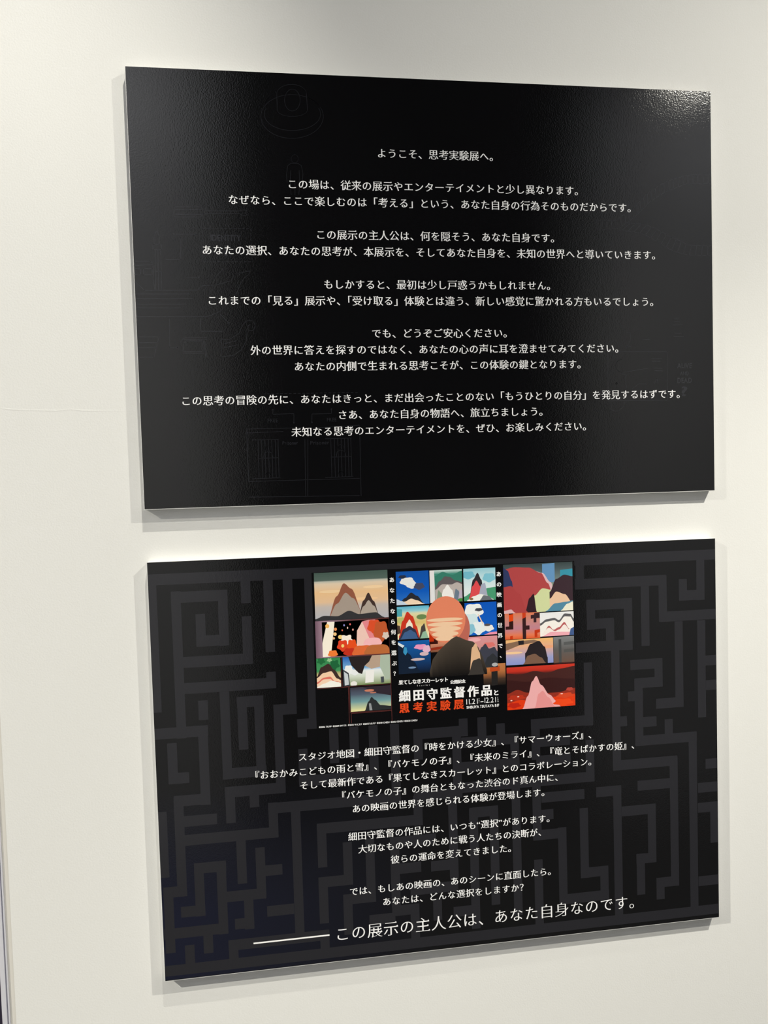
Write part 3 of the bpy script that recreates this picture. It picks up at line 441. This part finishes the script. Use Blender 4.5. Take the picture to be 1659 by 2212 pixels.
def text_line(board, s, x0, x1, yc, em, col, style, layer=8, squeeze=False, name='text_line'):
    """set between two measured ink edges"""
    pen, t = [], 0.0
    for i in range(len(s)):
        pen.append(t)
        t += advance(s, i)
    vis = [i for i in range(len(s)) if s[i] != ' ']
    a, b = vis[0], vis[-1]
    l0 = min(p[0] for p in styled_glyph(s[a], style)[0])
    r1 = max(p[0] for p in styled_glyph(s[b], style)[0])
    pr = Print(layer)
    if squeeze:
        sx = (x1 - x0) / ((pen[b] + r1 - pen[a] - l0) * em)
        for i in vis:
            pr.glyph(s[i], x0 - l0 * em * sx + pen[i] * em * sx, yc, em, col, style, sx)
    else:
        k = (x1 - x0 + l0 * em - r1 * em) / ((pen[b] - pen[a]) * em) if b > a else 1.0
        for i in vis:
            pr.glyph(s[i], x0 - l0 * em + pen[i] * em * k, yc, em, col, style)
    return pr.build(name, board)


# ------------------------------------------------------------------ the two boards
BLACK = lin((14, 14, 16))
LINE = lin((38, 39, 44))
WHITE = lin((250, 250, 253))


def board(name, label, category, top_down):
    root = bpy.data.objects.new(name, None)
    root.empty_display_size = 0.1
    COL.objects.link(root)
    root.location = (0.0, 0.0, TOP - top_down)
    root['label'] = label
    root['category'] = category
    o = box('foam_board', 0.0, W, -T + 0.0001, -0.0002, -H, 0.0, M_FOAM, root, bevel=0.00025)
    o['label'] = 'white foam board core seen at the edges'
    pr = Print(0)
    pr.poly([(0.7, 0.1), (W * 1000 - 0.1, 0.1), (W * 1000 - 0.1, H * 1000 - 0.9), (0.7, H * 1000 - 0.9)], BLACK)
    pr.build('printed_face', root)
    return root


upper = board('text_panel', 'plain black panel with centred white Japanese text, upper of the two on the white wall', 'sign panel', 0.0)
lower = board('picture_panel', 'black maze-patterned panel with colour pictures above white Japanese text, lower on the white wall', 'sign panel', H + GAP)

# faint drawings printed on the upper board
def stroke(pr, pl, w, col):
    for (xa, ya), (xb, yb) in zip(pl, pl[1:]):
        l = math.hypot(xb - xa, yb - ya)
        if l < 1e-3:
            continue
        ux, uy = (xb - xa) / l * w / 2, (yb - ya) / l * w / 2
        pr.poly([(xa - ux + uy, ya - uy - ux), (xb + ux + uy, yb + uy - ux), (xb + ux - uy, yb + uy + ux), (xa - ux - uy, ya - uy + ux)], col)


for nm, pls in SKETCHES.items():
    pr = Print(1)
    for pl in pls:
        stroke(pr, pl, 0.62, LINE)
    pr.build(nm, upper)
for s, x0, x1, yc in SKETCH_WORDS:
    strong = s not in ('FREE', 'Prisoner')
    n = len(s)
    cap = {'IDENTITY': 11.5, 'ALIVE': 10.5, 'AND': 7.5, 'DEAD': 10.5, 'FREE': 7.2, 'Prisoner': 7.4}.get(s, 20.0)
    text_line(upper, s, x0, x1, yc, cap, LINE, 'bold' if strong else 'plain', 2, True, 'drawing_caption')

for bd, s, x0, x1, yc, em in TEXT_LINES:
    big = em > 20
    text_line(upper if bd == 'U' else lower, s, x0, x1, yc, em, WHITE, 'big' if big else 'mincho')

# maze pattern of the lower board: union of the traced bars
BAR = lin((38, 38, 43))
xs = sorted({r[0] for r in MAZE} | {r[2] for r in MAZE})
ys = sorted({r[1] for r in MAZE} | {r[3] for r in MAZE})
pr = Print(1)
for j in range(len(ys) - 1):
    yc = 0.5 * (ys[j] + ys[j + 1])
    if ys[j + 1] - ys[j] < 1e-6:
        continue
    spans = sorted((r[0], r[2]) for r in MAZE if r[1] <= yc <= r[3])
    merged = []
    for a, b in spans:
        if merged and a <= merged[-1][1]:
            merged[-1][1] = max(merged[-1][1], b)
        else:
            merged.append([a, b])
    for a, b in merged:
        pr.poly([(a, ys[j]), (b, ys[j]), (b, ys[j + 1]), (a, ys[j + 1])], BAR)
pr.build('maze_pattern', lower)

# the print runs to deep navy towards the lower left corner
pr = Print(0.5)
NAVY = lin((20, 23, 42))
for gx in range(6):
    for gy in range(6):
        q = []
        cc = []
        for dx, dy in ((0, 0), (1, 0), (1, 1), (0, 1)):
            x, y = 0.8 + 66 * (gx + dx), 318 + 45.8 * (gy + dy)
            w = max(0.0, 1 - (x - 0.8) / 396) * min(1.0, (y - 318) / 180)
            q.append((x, min(y, 593.6)))
            cc.append(tuple(BLACK[i] + (NAVY[i] - BLACK[i]) * w for i in range(3)))
        pr.poly(q, cc)
pr.build('navy_ground', lower)

# white rule before the last line
pr = Print(8)
pr.poly([(125.0, 552.2), (233.8, 552.2), (233.8, 554.4), (125.0, 554.4)], lin((255, 255, 255)))
pr.build('white_rule', lower)


# ------------------------------------------------------------------ picture collage (generic landscapes and colour shapes)
def C(*c):
    return lin(c)


class Tile:
    def __init__(self, key, layer=3):
        self.r = TILES[key] if isinstance(key, str) else key
        self.pr = Print(layer)
        self.k = 0.0

    def m(self, x, y):
        r = self.r
        x = min(max(x, 0.0), 1.0)
        y = min(max(y, 0.0), 1.0)
        return (r[0] + (r[2] - r[0]) * x, r[1] + (r[3] - r[1]) * y)

    def up(self):
        self.k += 0.12
        return self.k

    def grad(self, *stops, x0=0.0, x1=1.0):
        k = self.up()
        for (ya, ca), (yb, cb) in zip(stops, stops[1:]):
            self.pr.poly([self.m(x0, ya), self.m(x1, ya), self.m(x1, yb), self.m(x0, yb)], [ca, ca, cb, cb], k)
        return self

    def hgrad(self, *stops, y0=0.0, y1=1.0):
        k = self.up()
        for (xa, ca), (xb, cb) in zip(stops, stops[1:]):
            self.pr.poly([self.m(xa, y0), self.m(xb, y0), self.m(xb, y1), self.m(xa, y1)], [ca, cb, cb, ca], k)
        return self

    def poly(self, pts, col):
        self.pr.poly([self.m(*p) for p in pts], col, self.up())
        return self

    def ell(self, cx, cy, rx, ry, col, n=26, wob=0.0, ph=0.0):
        pts = []
        for i in range(n):
            a = 2 * math.pi * i / n
            q = 1 + wob * math.sin(5 * a + ph)
            pts.append((cx + rx * q * math.cos(a), cy + ry * q * math.sin(a)))
        return self.poly(pts, col)

    def hill(self, pts, col):
        """smooth ridge from left to right, filled down to the tile's bottom"""
        out = []
        for i in range(len(pts) - 1):
            p0, p1 = pts[i], pts[i + 1]
            for s in range(7):
                t = s / 7
                e = t * t * (3 - 2 * t)
                out.append((p0[0] + (p1[0] - p0[0]) * t, p0[1] + (p1[1] - p0[1]) * e))
        out.append(pts[-1])
        k = self.up()
        for a, b in zip(out, out[1:]):
            self.pr.poly([self.m(*a), self.m(*b), self.m(b[0], 1.0), self.m(a[0], 1.0)], col, k)
        return self

    def done(self, name='picture'):
        return self.pr.build(name, lower)


# black ground of the collage
t = Tile([225.5, 24.6, 615.5, 250.0], 2)
t.grad((0, C(15, 15, 17)), (1, C(14, 14, 16)))
t.done('collage_ground')

# left column
Tile('P1').grad((0, C(72, 92, 86)), (.17, C(88, 106, 100)), (.19, C(188, 190, 180)), (.24, C(228, 208, 184)), (.42, C(238, 196, 148)),
                (.62, C(232, 196, 160)), (.72, C(200, 190, 186)), (1, C(182, 184, 196))) \
    .ell(.80, .34, .14, .03, C(246, 214, 172)).ell(.22, .40, .16, .03, C(244, 212, 170)).ell(.66, .58, .2, .03, C(246, 206, 160)) \
    .hill([(.16, .99), (.30, .50), (.40, .24), (.50, .36), (.64, .86), (.70, .99)], C(150, 92, 72)) \
    .hill([(.16, .99), (.30, .66), (.42, .44), (.52, .56), (.64, .86), (.70, .99)], C(170, 156, 146)) \
    .hill([(.58, .99), (.66, .62), (.73, .46), (.80, .64), (.88, .99)], C(70, 54, 50)).hill([(.58, .99), (.66, .74), (.73, .62), (.80, .74), (.88, .99)], C(178, 166, 156)) \
    .hill([(.0, .96), (.12, .90), (.30, .92), (.46, .82), (.60, .90), (.82, .88), (.94, .99)], C(56, 56, 60)).done()
Tile('P1b').hgrad((0, C(120, 92, 110)), (.12, C(168, 138, 158)), (.5, C(110, 70, 74)), (1, C(90, 50, 48))).done('picture_strip')
Tile('P2').hgrad((0, C(235, 90, 50)), (.10, C(120, 60, 60)), (.25, C(70, 40, 44)), (.5, C(90, 44, 46)), (.75, C(205, 80, 50)), (1, C(130, 66, 40))) \
    .poly([(.08, .0), (.19, .0), (.12, 1.0), (.0, 1.0), (0, .6)], C(255, 246, 232)) \
    .ell(.08, .12, .03, .06, C(250, 190, 110)).ell(.20, .22, .022, .045, C(240, 150, 90)).ell(.19, .36, .025, .05, C(250, 205, 140)) \
    .ell(.27, .45, .035, .06, C(252, 215, 130)).ell(.17, .48, .018, .035, C(248, 200, 150)).ell(.33, .12, .012, .03, C(150, 150, 220)) \
    .ell(.42, .10, .012, .03, C(230, 110, 110)).ell(.46, .26, .012, .03, C(240, 170, 160)).ell(.30, .26, .01, .025, C(230, 120, 90)).ell(.38, .20, .01, .03, C(240, 200, 190)) \
    .poly([(.50, .98), (.52, .30), (.60, .04), (.70, .0), (.74, .4), (.80, .98)], C(246, 206, 196)).poly([(.60, .04), (.72, 0), (.80, .0), (.84, .5), (.72, .62)], C(236, 140, 150)) \
    .ell(.78, .20, .10, .20, C(225, 84, 48), wob=.12).ell(.88, .35, .11, .3, C(196, 92, 52), wob=.1) \
    .ell(.36, .55, .09, .15, C(255, 244, 232), wob=.2).ell(.75, .66, .14, .14, C(250, 190, 196), wob=.05) \
    .ell(.30, .70, .08, .16, C(228, 70, 40), wob=.14).ell(.44, .70, .07, .16, C(236, 84, 34), wob=.14).ell(.40, .90, .09, .12, C(200, 52, 34), wob=.12) \
    .ell(.60, .92, .16, .2, C(226, 110, 60), wob=.08).ell(.82, .92, .2, .2, C(190, 110, 62), wob=.06).ell(.30, .71, .022, .05, C(250, 220, 130)) \
    .ell(.15, .92, .07, .1, C(246, 130, 60), wob=.12).ell(.95, .48, .05, .1, C(222, 206, 196), wob=.16).done()
Tile('P3').grad((0, C(56, 140, 84)), (.45, C(70, 150, 96)), (.55, C(196, 180, 130)), (1, C(246, 226, 190))) \
    .ell(.2, .1, .16, .1, C(40, 110, 66), wob=.2).ell(.75, .25, .2, .16, C(36, 104, 64), wob=.2).ell(.55, .08, .1, .06, C(150, 200, 150), wob=.2) \
    .hill([(0, .62), (.2, .30), (.5, .20), (.74, .42), (1, .7)], C(66, 48, 46)).hill([(0, .66), (.3, .50), (.6, .46), (.85, .72), (1, .78)], C(250, 212, 180)) \
    .hill([(0, .80), (.3, .66), (.55, .64), (.75, .80), (1, .84)], C(228, 120, 106)).hill([(0, .86), (.3, .72), (.55, .72), (.75, .84), (1, .86)], C(250, 216, 190)) \
    .hill([(0, .96), (.3, .86), (.6, .78), (.9, .84), (1, .9)], C(250, 248, 242)).done()
Tile('P4').grad((0, C(30, 96, 190)), (.4, C(120, 176, 226)), (.5, C(236, 242, 246)), (.7, C(214, 224, 210)), (1, C(126, 146, 92))) \
    .ell(.12, .45, .09, .16, C(244, 247, 250), wob=.1).ell(.25, .55, .08, .1, C(240, 244, 248), wob=.1) \
    .poly([(.12, 0), (.62, 0), (.56, .22), (.46, .34), (.40, .62), (.33, .58), (.26, .46), (.18, .30)], C(44, 38, 40)) \
    .poly([(.62, 0), (.80, 0), (.80, .40), (.60, .46), (.46, .34), (.56, .2)], C(188, 164, 146)).poly([(.80, 0), (1, 0), (1, .84), (.90, .86), (.78, .4)], C(176, 192, 176)) \
    .poly([(.48, .52), (.66, .5), (.64, .92), (.46, .94)], C(244, 244, 244)).poly([(.0, .42), (.12, .56), (.14, 1.0), (.0, 1.0)], C(60, 66, 76)).poly([(.02, .5), (.10, .6), (.12, .96), (.03, .98)], C(206, 214, 222)) \
    .ell(.22, .94, .07, .09, C(240, 238, 236)).poly([(.79, .76), (.86, .75), (.86, .96), (.80, .97)], C(70, 76, 84)).done()
Tile('P5').grad((0, C(60, 56, 68)), (.3, C(84, 96, 116)), (.6, C(116, 160, 168)), (.85, C(196, 206, 164)), (1, C(240, 232, 168))) \
    .poly([(.3, 0), (1, 0), (1, .42), (.66, .3)], C(52, 44, 54)).ell(.47, .16, .12, .05, C(206, 130, 104)).ell(.56, .26, .08, .03, C(190, 120, 100)) \
    .hill([(.34, .99), (.44, .62), (.52, .44), (.60, .56), (.74, .80), (1, .86)], C(46, 50, 52)).poly([(.45, .7), (.50, .7), (.53, .99), (.46, .99)], C(150, 156, 160)).done()

# middle block
Tile('M1').grad((0, C(22, 84, 176)), (.6, C(20, 92, 196)), (1, C(50, 120, 206))).ell(.34, .30, .22, .12, C(240, 240, 240), wob=.1).ell(.48, .42, .16, .10, C(236, 238, 242), wob=.1) \
    .ell(.70, .46, .16, .10, C(72, 76, 104), wob=.1).ell(.20, .16, .12, .05, C(44, 52, 76), wob=.1).hill([(.05, .99), (.25, .80), (.45, .64), (.62, .74), (.85, .99)], C(44, 46, 54)) \
    .hill([(.05, .99), (.25, .90), (.45, .82), (.62, .88), (.85, .99)], C(248, 222, 196)).hill([(0, .82), (.16, .88), (.34, .99)], C(200, 218, 240)).done()
Tile('M2').grad((0, C(206, 226, 226)), (.12, C(70, 146, 130)), (.4, C(80, 150, 134)), (.5, C(190, 196, 190)), (1, C(206, 206, 196))) \
    .poly([(0, 0), (.14, 0), (.16, 1), (0, 1)], C(232, 232, 236)).hill([(.15, .18), (.4, .06), (.7, .16), (1, .05)], C(58, 128, 112)) \
    .hill([(.16, .52), (.3, .34), (.48, .20), (.60, .22), (.8, .34), (1, .40)], C(98, 92, 96)).hill([(.16, .60), (.4, .44), (.66, .46), (.84, .40), (1, .46)], C(190, 180, 178)) \
    .hill([(.30, .99), (.42, .60), (.54, .46), (.68, .62), (.78, .99)], C(244, 242, 242)).hill([(.70, .99), (.80, .60), (.88, .66), (.96, .99)], C(112, 128, 148)) \
    .hill([(.84, .99), (.94, .62), (1, .66)], C(192, 178, 200)).hill([(.18, .99), (.26, .62), (.34, .7), (.42, .99)], C(132, 156, 132)).ell(.95, .95, .1, .05, C(76, 140, 70)).done()
Tile('M3').grad((0, C(150, 206, 222)), (.35, C(206, 232, 240)), (.65, C(226, 240, 244)), (1, C(220, 236, 236))) \
    .ell(.15, .2, .2, .12, C(118, 190, 214), wob=.1).ell(.8, .3, .2, .14, C(132, 200, 222), wob=.1) \
    .hill([(0, .86), (.25, .74), (.5, .82), (.75, .62), (1, .60)], C(76, 158, 120)).hill([(.16, .88), (.30, .34), (.44, .14), (.56, .36), (.62, .8)], C(52, 48, 54)) \
    .hill([(.16, .90), (.28, .54), (.40, .38), (.52, .56), (.60, .86)], C(226, 80, 86)).hill([(.44, .90), (.56, .50), (.66, .46), (.76, .9)], C(170, 176, 200)) \
    .hill([(.1, .97), (.3, .86), (.5, .80), (.7, .84), (.92, .97)], C(244, 246, 244)).hill([(.5, .98), (.62, .84), (.76, .86), (.9, .98)], C(110, 116, 126)).ell(.23, .94, .06, .04, C(150, 110, 80)).done()
Tile('M4').grad((0, C(90, 180, 216)), (.14, C(150, 212, 226)), (.22, C(226, 222, 180)), (.5, C(222, 196, 120)), (.75, C(238, 220, 170)), (1, C(248, 234, 200))) \
    .poly([(0, .06), (.16, .08), (.16, .3), (0, .3)], C(80, 168, 184)).ell(.76, .34, .16, .08, C(110, 140, 88)).ell(.12, .42, .12, .1, C(190, 196, 120), wob=.1) \
    .hill([(.04, .90), (.16, .44), (.32, .16), (.48, .30), (.60, .62), (.68, .9)], C(206, 58, 38)).hill([(.20, .92), (.30, .50), (.38, .40), (.46, .52), (.52, .9)], C(246, 236, 216)) \
    .hill([(.04, .96), (.20, .68), (.38, .60), (.54, .70), (.66, .96)], C(52, 56, 76)).hill([(.08, .99), (.24, .78), (.40, .72), (.54, .80), (.64, .99)], C(66, 98, 146)) \
    .hill([(.66, .99), (.76, .62), (.84, .54), (.92, .99)], C(74, 68, 66)).hill([(.70, .99), (.80, .80), (.88, .78), (.97, .99)], C(150, 190, 166)).poly([(0, .56), (.08, .58), (.10, .8), (0, .84)], C(80, 62, 54)).done()
Tile('M5').grad((0, C(20, 88, 196)), (1, C(24, 100, 206))).ell(.28, .25, .30, .22, C(244, 248, 250), wob=.1).ell(.18, .62, .26, .3, C(214, 236, 244), wob=.1) \
    .ell(.42, .78, .22, .2, C(236, 244, 248), wob=.12).ell(.16, .8, .16, .16, C(140, 200, 224), wob=.1).ell(.44, .22, .12, .05, C(70, 72, 84), wob=.1) \
    .ell(.74, .80, .16, .10, C(240, 240, 240), wob=.1).ell(.70, .70, .10, .04, C(90, 82, 84)).hill([(.6, .99), (.8, .93), (1, .92)], C(240, 150, 180)).poly([(.40, .36), (.43, .35), (.58, .66), (.55, .67)], C(248, 216, 190)).done()
Tile('M6').grad((0, C(26, 96, 176)), (.4, C(22, 76, 140)), (.75, C(24, 52, 96)), (1, C(18, 26, 44))) \
    .hill([(0, .1), (.18, .16), (.34, .4), (.5, .66), (.62, .9), (.7, 1)], C(24, 36, 56)).ell(.22, .30, .06, .12, C(60, 150, 200), wob=.1) \
    .poly([(0, .02), (.20, .14), (.14, .2), (0, .1)], C(220, 232, 240)).ell(.70, .20, .20, .08, C(238, 156, 200), wob=.1).ell(.88, .28, .12, .12, C(232, 186, 214), wob=.1) \
    .ell(.80, .42, .14, .06, C(214, 186, 196)).ell(.6, .58, .22, .04, C(206, 186, 190)).ell(.42, .82, .12, .03, C(120, 150, 190)).done()
Tile('M7').grad((0, C(226, 150, 160)), (.3, C(214, 150, 150)), (.5, C(190, 150, 150)), (1, C(160, 164, 176))) \
    .ell(.25, .1, .2, .06, C(240, 180, 186)).ell(.72, .28, .2, .08, C(226, 120, 116), wob=.1).hill([(.3, .7), (.48, .34), (.6, .24), (.72, .40), (.9, .36), (1, .5)], C(64, 66, 80)) \
    .hill([(.5, .99), (.68, .66), (.84, .56), (1, .7)], C(50, 52, 58)).ell(.9, .92, .1, .06, C(176, 178, 184)).done()
Tile('MB').grad((0, C(196, 96, 60)), (.3, C(206, 110, 76)), (.6, C(212, 140, 112)), (1, C(120, 74, 54))) \
    .poly([(.0, .0), (.12, .0), (.12, .5), (.0, .5)], C(196, 52, 18)).poly([(.12, .3), (.22, .3), (.22, .62), (.0, .62), (.0, .5), (.12, .5)], C(60, 22, 18)) \
    .poly([(.0, .80), (.5, .72), (.5, .84), (.0, .92)], C(150, 50, 30)).done('picture_strip')
Tile('MC').grad((0, C(190, 126, 78)), (.35, C(180, 112, 66)), (.7, C(70, 54, 44)), (1, C(24, 22, 22))) \
    .poly([(.30, .18), (.74, .12), (.74, .34), (.30, .36)], C(190, 74, 34)).poly([(.36, .36), (.64, .34), (.64, .98), (.36, 1)], C(40, 38, 38)).done('picture_strip')

# a plain setting sun behind a dark hill, in front of the middle block
SM = [388.0, 66.0, 478.0, 186.0]
sun = Tile(SM, 5)
sun.ell(.56, .42, .17, .22, C(192, 106, 92), n=36)
sun.ell(.335, .30, .325, .285, C(232, 136, 104), n=44)
for yy, hw, th in ((.30, .30, .022), (.355, .29, .028), (.415, .26, .034), (.475, .22, .036), (.53, .16, .030)):
    sun.ell(.32, yy, hw, th, C(244, 206, 172), n=26)
sun.done('picture_emblem')
pr = Tile(SM, 6)
ridge = [(.05, .92), (.10, .78), (.20, .68), (.32, .60), (.42, .54), (.50, .51), (.58, .535), (.66, .565), (.78, .59), (.86, .66), (.93, .78), (1.0, .95)]
k = pr.up()
for a, b in zip(ridge, ridge[1:]):
    ca, cb = C(74, 66, 58), C(22, 21, 22)
    pr.pr.poly([pr.m(*a), pr.m(*b), pr.m(b[0], 1.0), pr.m(a[0], 1.0)], [ca, ca, cb, cb], k)
pr.hill([(.70, .99), (.76, .66), (.82, .61), (.88, .72), (.92, .99)], C(226, 184, 148)).hill([(.68, .99), (.78, .82), (.88, .80), (.96, .99)], C(62, 58, 56))
pr.done('picture_emblem')

# right column
Tile('R1').grad((0, C(60, 72, 74)), (.12, C(78, 92, 96)), (.4, C(120, 140, 140)), (.6, C(206, 214, 160)), (.9, C(216, 218, 168)), (1, C(170, 186, 150))) \
    .poly([(.56, .02), (.74, .01), (.74, .4), (.56, .4)], C(104, 152, 200)).poly([(.82, .16), (1, .14), (1, .32), (.82, .32)], C(60, 150, 176)) \
    .hill([(0, .12), (.16, .08), (.36, .10), (.56, .20), (.68, .40), (.74, .62)], C(226, 190, 198)) \
    .hill([(0, .10), (.16, .06), (.36, .08), (.54, .20), (.64, .42), (.70, .62)], C(180, 74, 76)) \
    .hill([(.36, .99), (.44, .66), (.56, .52), (.70, .56), (.80, .99)], C(214, 222, 170)).hill([(.30, .99), (.37, .70), (.43, .62), (.47, .99)], C(54, 36, 44)) \
    .hill([(0, .06), (.06, .12), (.12, .34), (.14, .52)][:4], C(52, 62, 104)).hill([(0, .46), (.10, .44), (.22, .60), (.34, .99)], C(176, 70, 72)) \
    .hill([(.66, .60), (.76, .34), (.88, .26), (1, .30)], C(62, 46, 54)).hill([(.66, .74), (.76, .60), (.88, .66), (1, .86)], C(240, 200, 168)) \
    .hill([(.60, .99), (.74, .84), (.9, .82), (1, .80)], C(86, 140, 170)).hill([(.82, .99), (.92, .86), (1, .82)], C(242, 240, 220)).hill([(0, .94), (.10, .92), (.16, .99)], C(226, 184, 190)).done()
Tile('R2').grad((0, C(226, 126, 86)), (.3, C(206, 140, 132)), (.6, C(196, 134, 150)), (.85, C(232, 126, 90)), (1, C(230, 96, 50))) \
    .poly([(.12, .0), (.24, .0), (.24, .62), (.02, .62), (.02, .5), (.12, .5)], C(54, 30, 28)).poly([(.12, .06), (.24, .04), (.24, .3), (.12, .32)], C(232, 74, 22)) \
    .poly([(.50, 0), (.60, 0), (.60, .5), (.70, .5), (.70, .66), (.60, .66), (.60, 1), (.50, 1)], C(58, 34, 36)).poly([(.50, .0), (.60, .0), (.60, .18), (.50, .24)], C(206, 66, 34)) \
    .poly([(.74, .12), (.84, .1), (.84, .04), (1, .02), (1, .24), (.90, .24), (.90, .4), (.82, .4), (.82, .24), (.74, .26)], C(60, 40, 46)) \
    .poly([(.84, .7), (1, .66), (1, .78), (.92, .8), (.92, .96), (.84, .96)], C(200, 60, 28)).poly([(.14, .88), (.22, .86), (.22, 1), (.14, 1)], C(210, 60, 24)).done()
Tile('R3').grad((0, C(240, 242, 246)), (1, C(248, 240, 240))).hill([(.0, .44), (.2, .28), (.42, .24), (.56, .34), (.74, .08), (.9, .10), (1, .3)], C(96, 96, 100)) \
    .hill([(.0, .54), (.2, .38), (.42, .34), (.56, .44), (.74, .20), (.9, .22), (1, .44)], C(250, 246, 242)).hill([(.12, .80), (.26, .56), (.40, .74), (.56, .64), (.72, .44), (.86, .72)], C(190, 96, 98)) \
    .hill([(.06, .86), (.26, .64), (.44, .80), (.56, .74), (.72, .54), (.9, .80)], C(250, 240, 236)).hill([(.05, .99), (.34, .82), (.6, .84), (.85, .86), (1, .95)], C(244, 176, 190)) \
    .poly([(.9, .74), (1, .66), (1, 1), (.86, 1)], C(70, 96, 150)).done()
Tile('R4').grad((0, C(244, 190, 120)), (.25, C(236, 180, 140)), (.5, C(206, 170, 176)), (.75, C(160, 164, 212)), (1, C(140, 152, 214))) \
    .ell(.15, .52, .2, .05, C(246, 206, 160)).ell(.9, .35, .12, .06, C(240, 170, 130)).poly([(0, .14), (.27, .06), (.60, .04), (.74, .14), (.30, .22), (0, .42)], C(138, 108, 88)) \
    .poly([(.26, .05), (.38, .04), (.38, .21), (.27, .23)], C(40, 38, 44)).hill([(.40, .56), (.52, .20), (.70, .10), (.82, .34), (.88, .78)], C(44, 38, 42)) \
    .hill([(.36, .99), (.46, .66), (.60, .60), (.74, .76), (.84, .99)], C(124, 94, 78)).done()
Tile('R5').grad((0, C(128, 132, 136)), (.5, C(98, 96, 96)), (1, C(110, 84, 72))).poly([(.25, .1), (.38, .1), (.38, 1), (.25, 1)], C(76, 78, 80)) \
    .poly([(.5, .22), (1, .2), (1, .32), (.5, .34)], C(90, 92, 94)).poly([(.5, .5), (1, .48), (1, .6), (.5, .62)], C(86, 86, 86)).done('picture_strip')
Tile('R6').grad((0, C(206, 60, 44)), (.1, C(196, 52, 38)), (.18, C(70, 36, 34)), (.5, C(72, 34, 32)), (.62, C(150, 52, 36)), (1, C(222, 56, 26))) \
    .hill([(0, .14), (.2, .18), (.4, .12), (.6, .18), (.8, .1), (1, .06)], C(70, 38, 36)).hill([(0, .30), (.3, .36), (.6, .30), (1, .36)], C(58, 30, 30)) \
    .hill([(0, .62), (.15, .54), (.3, .62), (.5, .66), (.75, .66), (1, .58)], C(150, 50, 36)).hill([(0, .84), (.2, .78), (.4, .86), (.7, .76), (1, .72)], C(228, 62, 24)) \
    .ell(.14, .72, .12, .06, C(186, 54, 34), wob=.16).ell(.85, .74, .12, .06, C(216, 74, 40), wob=.16).ell(.92, .60, .05, .04, C(180, 70, 60), wob=.1) \
    .hill([(.22, .99), (.30, .70), (.37, .36), (.43, .24), (.50, .46), (.62, .70), (.72, .86), (.78, .99)], C(240, 176, 180)) \
    .hill([(.40, .99), (.46, .66), (.52, .60), (.60, .76), (.70, .99)], C(232, 150, 152)).ell(.06, .78, .015, .015, C(255, 210, 200)) \
    .ell(.16, .70, .015, .012, C(255, 210, 200)).ell(.8, .70, .02, .014, C(255, 200, 190)).ell(.10, .90, .09, .06, C(190, 40, 26), wob=.14).ell(.82, .90, .14, .08, C(240, 76, 30), wob=.14).done()

# thin red frame lines under the left column
RED = C(120, 62, 60)
for pl in ([(266, 191.2), (334.6, 191.2), (334.6, 246)], [(228.6, 191.6), (272.6, 191.6), (272.6, 244.5)], [(274.2, 191.6), (274.2, 229.4), (334.4, 229.4)], [(275.6, 244.5), (275.6, 230.6), (334.4, 230.6)],
           [(580.4, 176.9), (612.6, 176.9)], [(264.0, 190.6), (264.0, 147.4), (334.9, 147.1), (334.9, 190.6)]):
    pr = Print(4)
    stroke(pr, pl, 0.42, RED)
    pr.build('frame_line', lower)

# writing on the collage
def column(s, x, y0, y1, em, col):
    pr = Print(9)
    n = len(s)
    for i, ch in enumerate(s):
        y = y0 + (y1 - y0) * i / (n - 1)
        v, f = styled_glyph(ch, 'bold')
        if ch == '、':
            pr.glyph(ch, x - em * 0.2, y - em * 0.1, em, col, 'bold')
        else:
            cx = 0.5 * (min(p[0] for p in v) + max(p[0] for p in v))
            pr.glyph(ch, x - cx * em, y, em, col, 'bold')
    return pr.build('text_line', lower)


column('あなたなら何を選ぶ？', 340.3, 40.0, 176.6, 7.6, WHITE)
column('あの映画の世界で、', 499.1, 39.0, 160.5, 7.6, WHITE)
OR = C(236, 78, 36)
text_line(lower, '果てしなきスカーレット', 345.4, 419.0, 190.2, 7.0, WHITE, 'heavy', 9)
text_line(lower, 'Scarlet', 373.0, 391.4, 196.4, 2.6, WHITE, 'plain', 9)
text_line(lower, '公開記念', 422.0, 445.4, 194.5, 5.8, WHITE, 'heavy', 9)
text_line(lower, '細田守監督作品', 345.4, 484.4, 210.2, 17.2, WHITE, 'heavy', 9)
text_line(lower, 'と', 487.8, 495.5, 214.6, 9.2, WHITE, 'heavy', 9)
o = text_line(lower, '思考実験展', 345.4, 442.4, 228.2, 15.4, OR, 'heavy', 9)
o['label'] = 'orange-red title lettering'
text_line(lower, '11.21', 445.6, 462.6, 225.0, 11.4, WHITE, 'plain', 9, True)
text_line(lower, '-', 467.0, 471.4, 225.0, 11.4, WHITE, 'plain', 9, True)
text_line(lower, '12.21', 473.2, 490.4, 224.6, 11.4, WHITE, 'plain', 9, True)
for x, s in ((465.0, 'FRI'), (493.4, 'SUN')):
    pr = Print(9)
    for i, ch in enumerate(s):
        pr.glyph(ch, x - 0.9, 222.2 + 2.8 * i, 2.9, WHITE, 'plain', 0.9)
    pr.build('text_line', lower)
text_line(lower, 'SHIBUYA TSUTAYA B1F', 445.6, 495.0, 233.6, 5.6, WHITE, 'bold', 9, True)
text_line(lower, '©2006 TK/FP  ©2009 SW F.P.  ©2012 W.C.F.P  ©2015 B.B.F.P  ©2018 CHIZU  ©2021 CHIZU  ©2025 CHIZU', 228.7, 371.8, 247.1, 3.3, WHITE, 'bold', 9, True)

bpy.data.objects.remove(_fo)
bpy.data.curves.remove(_fc)
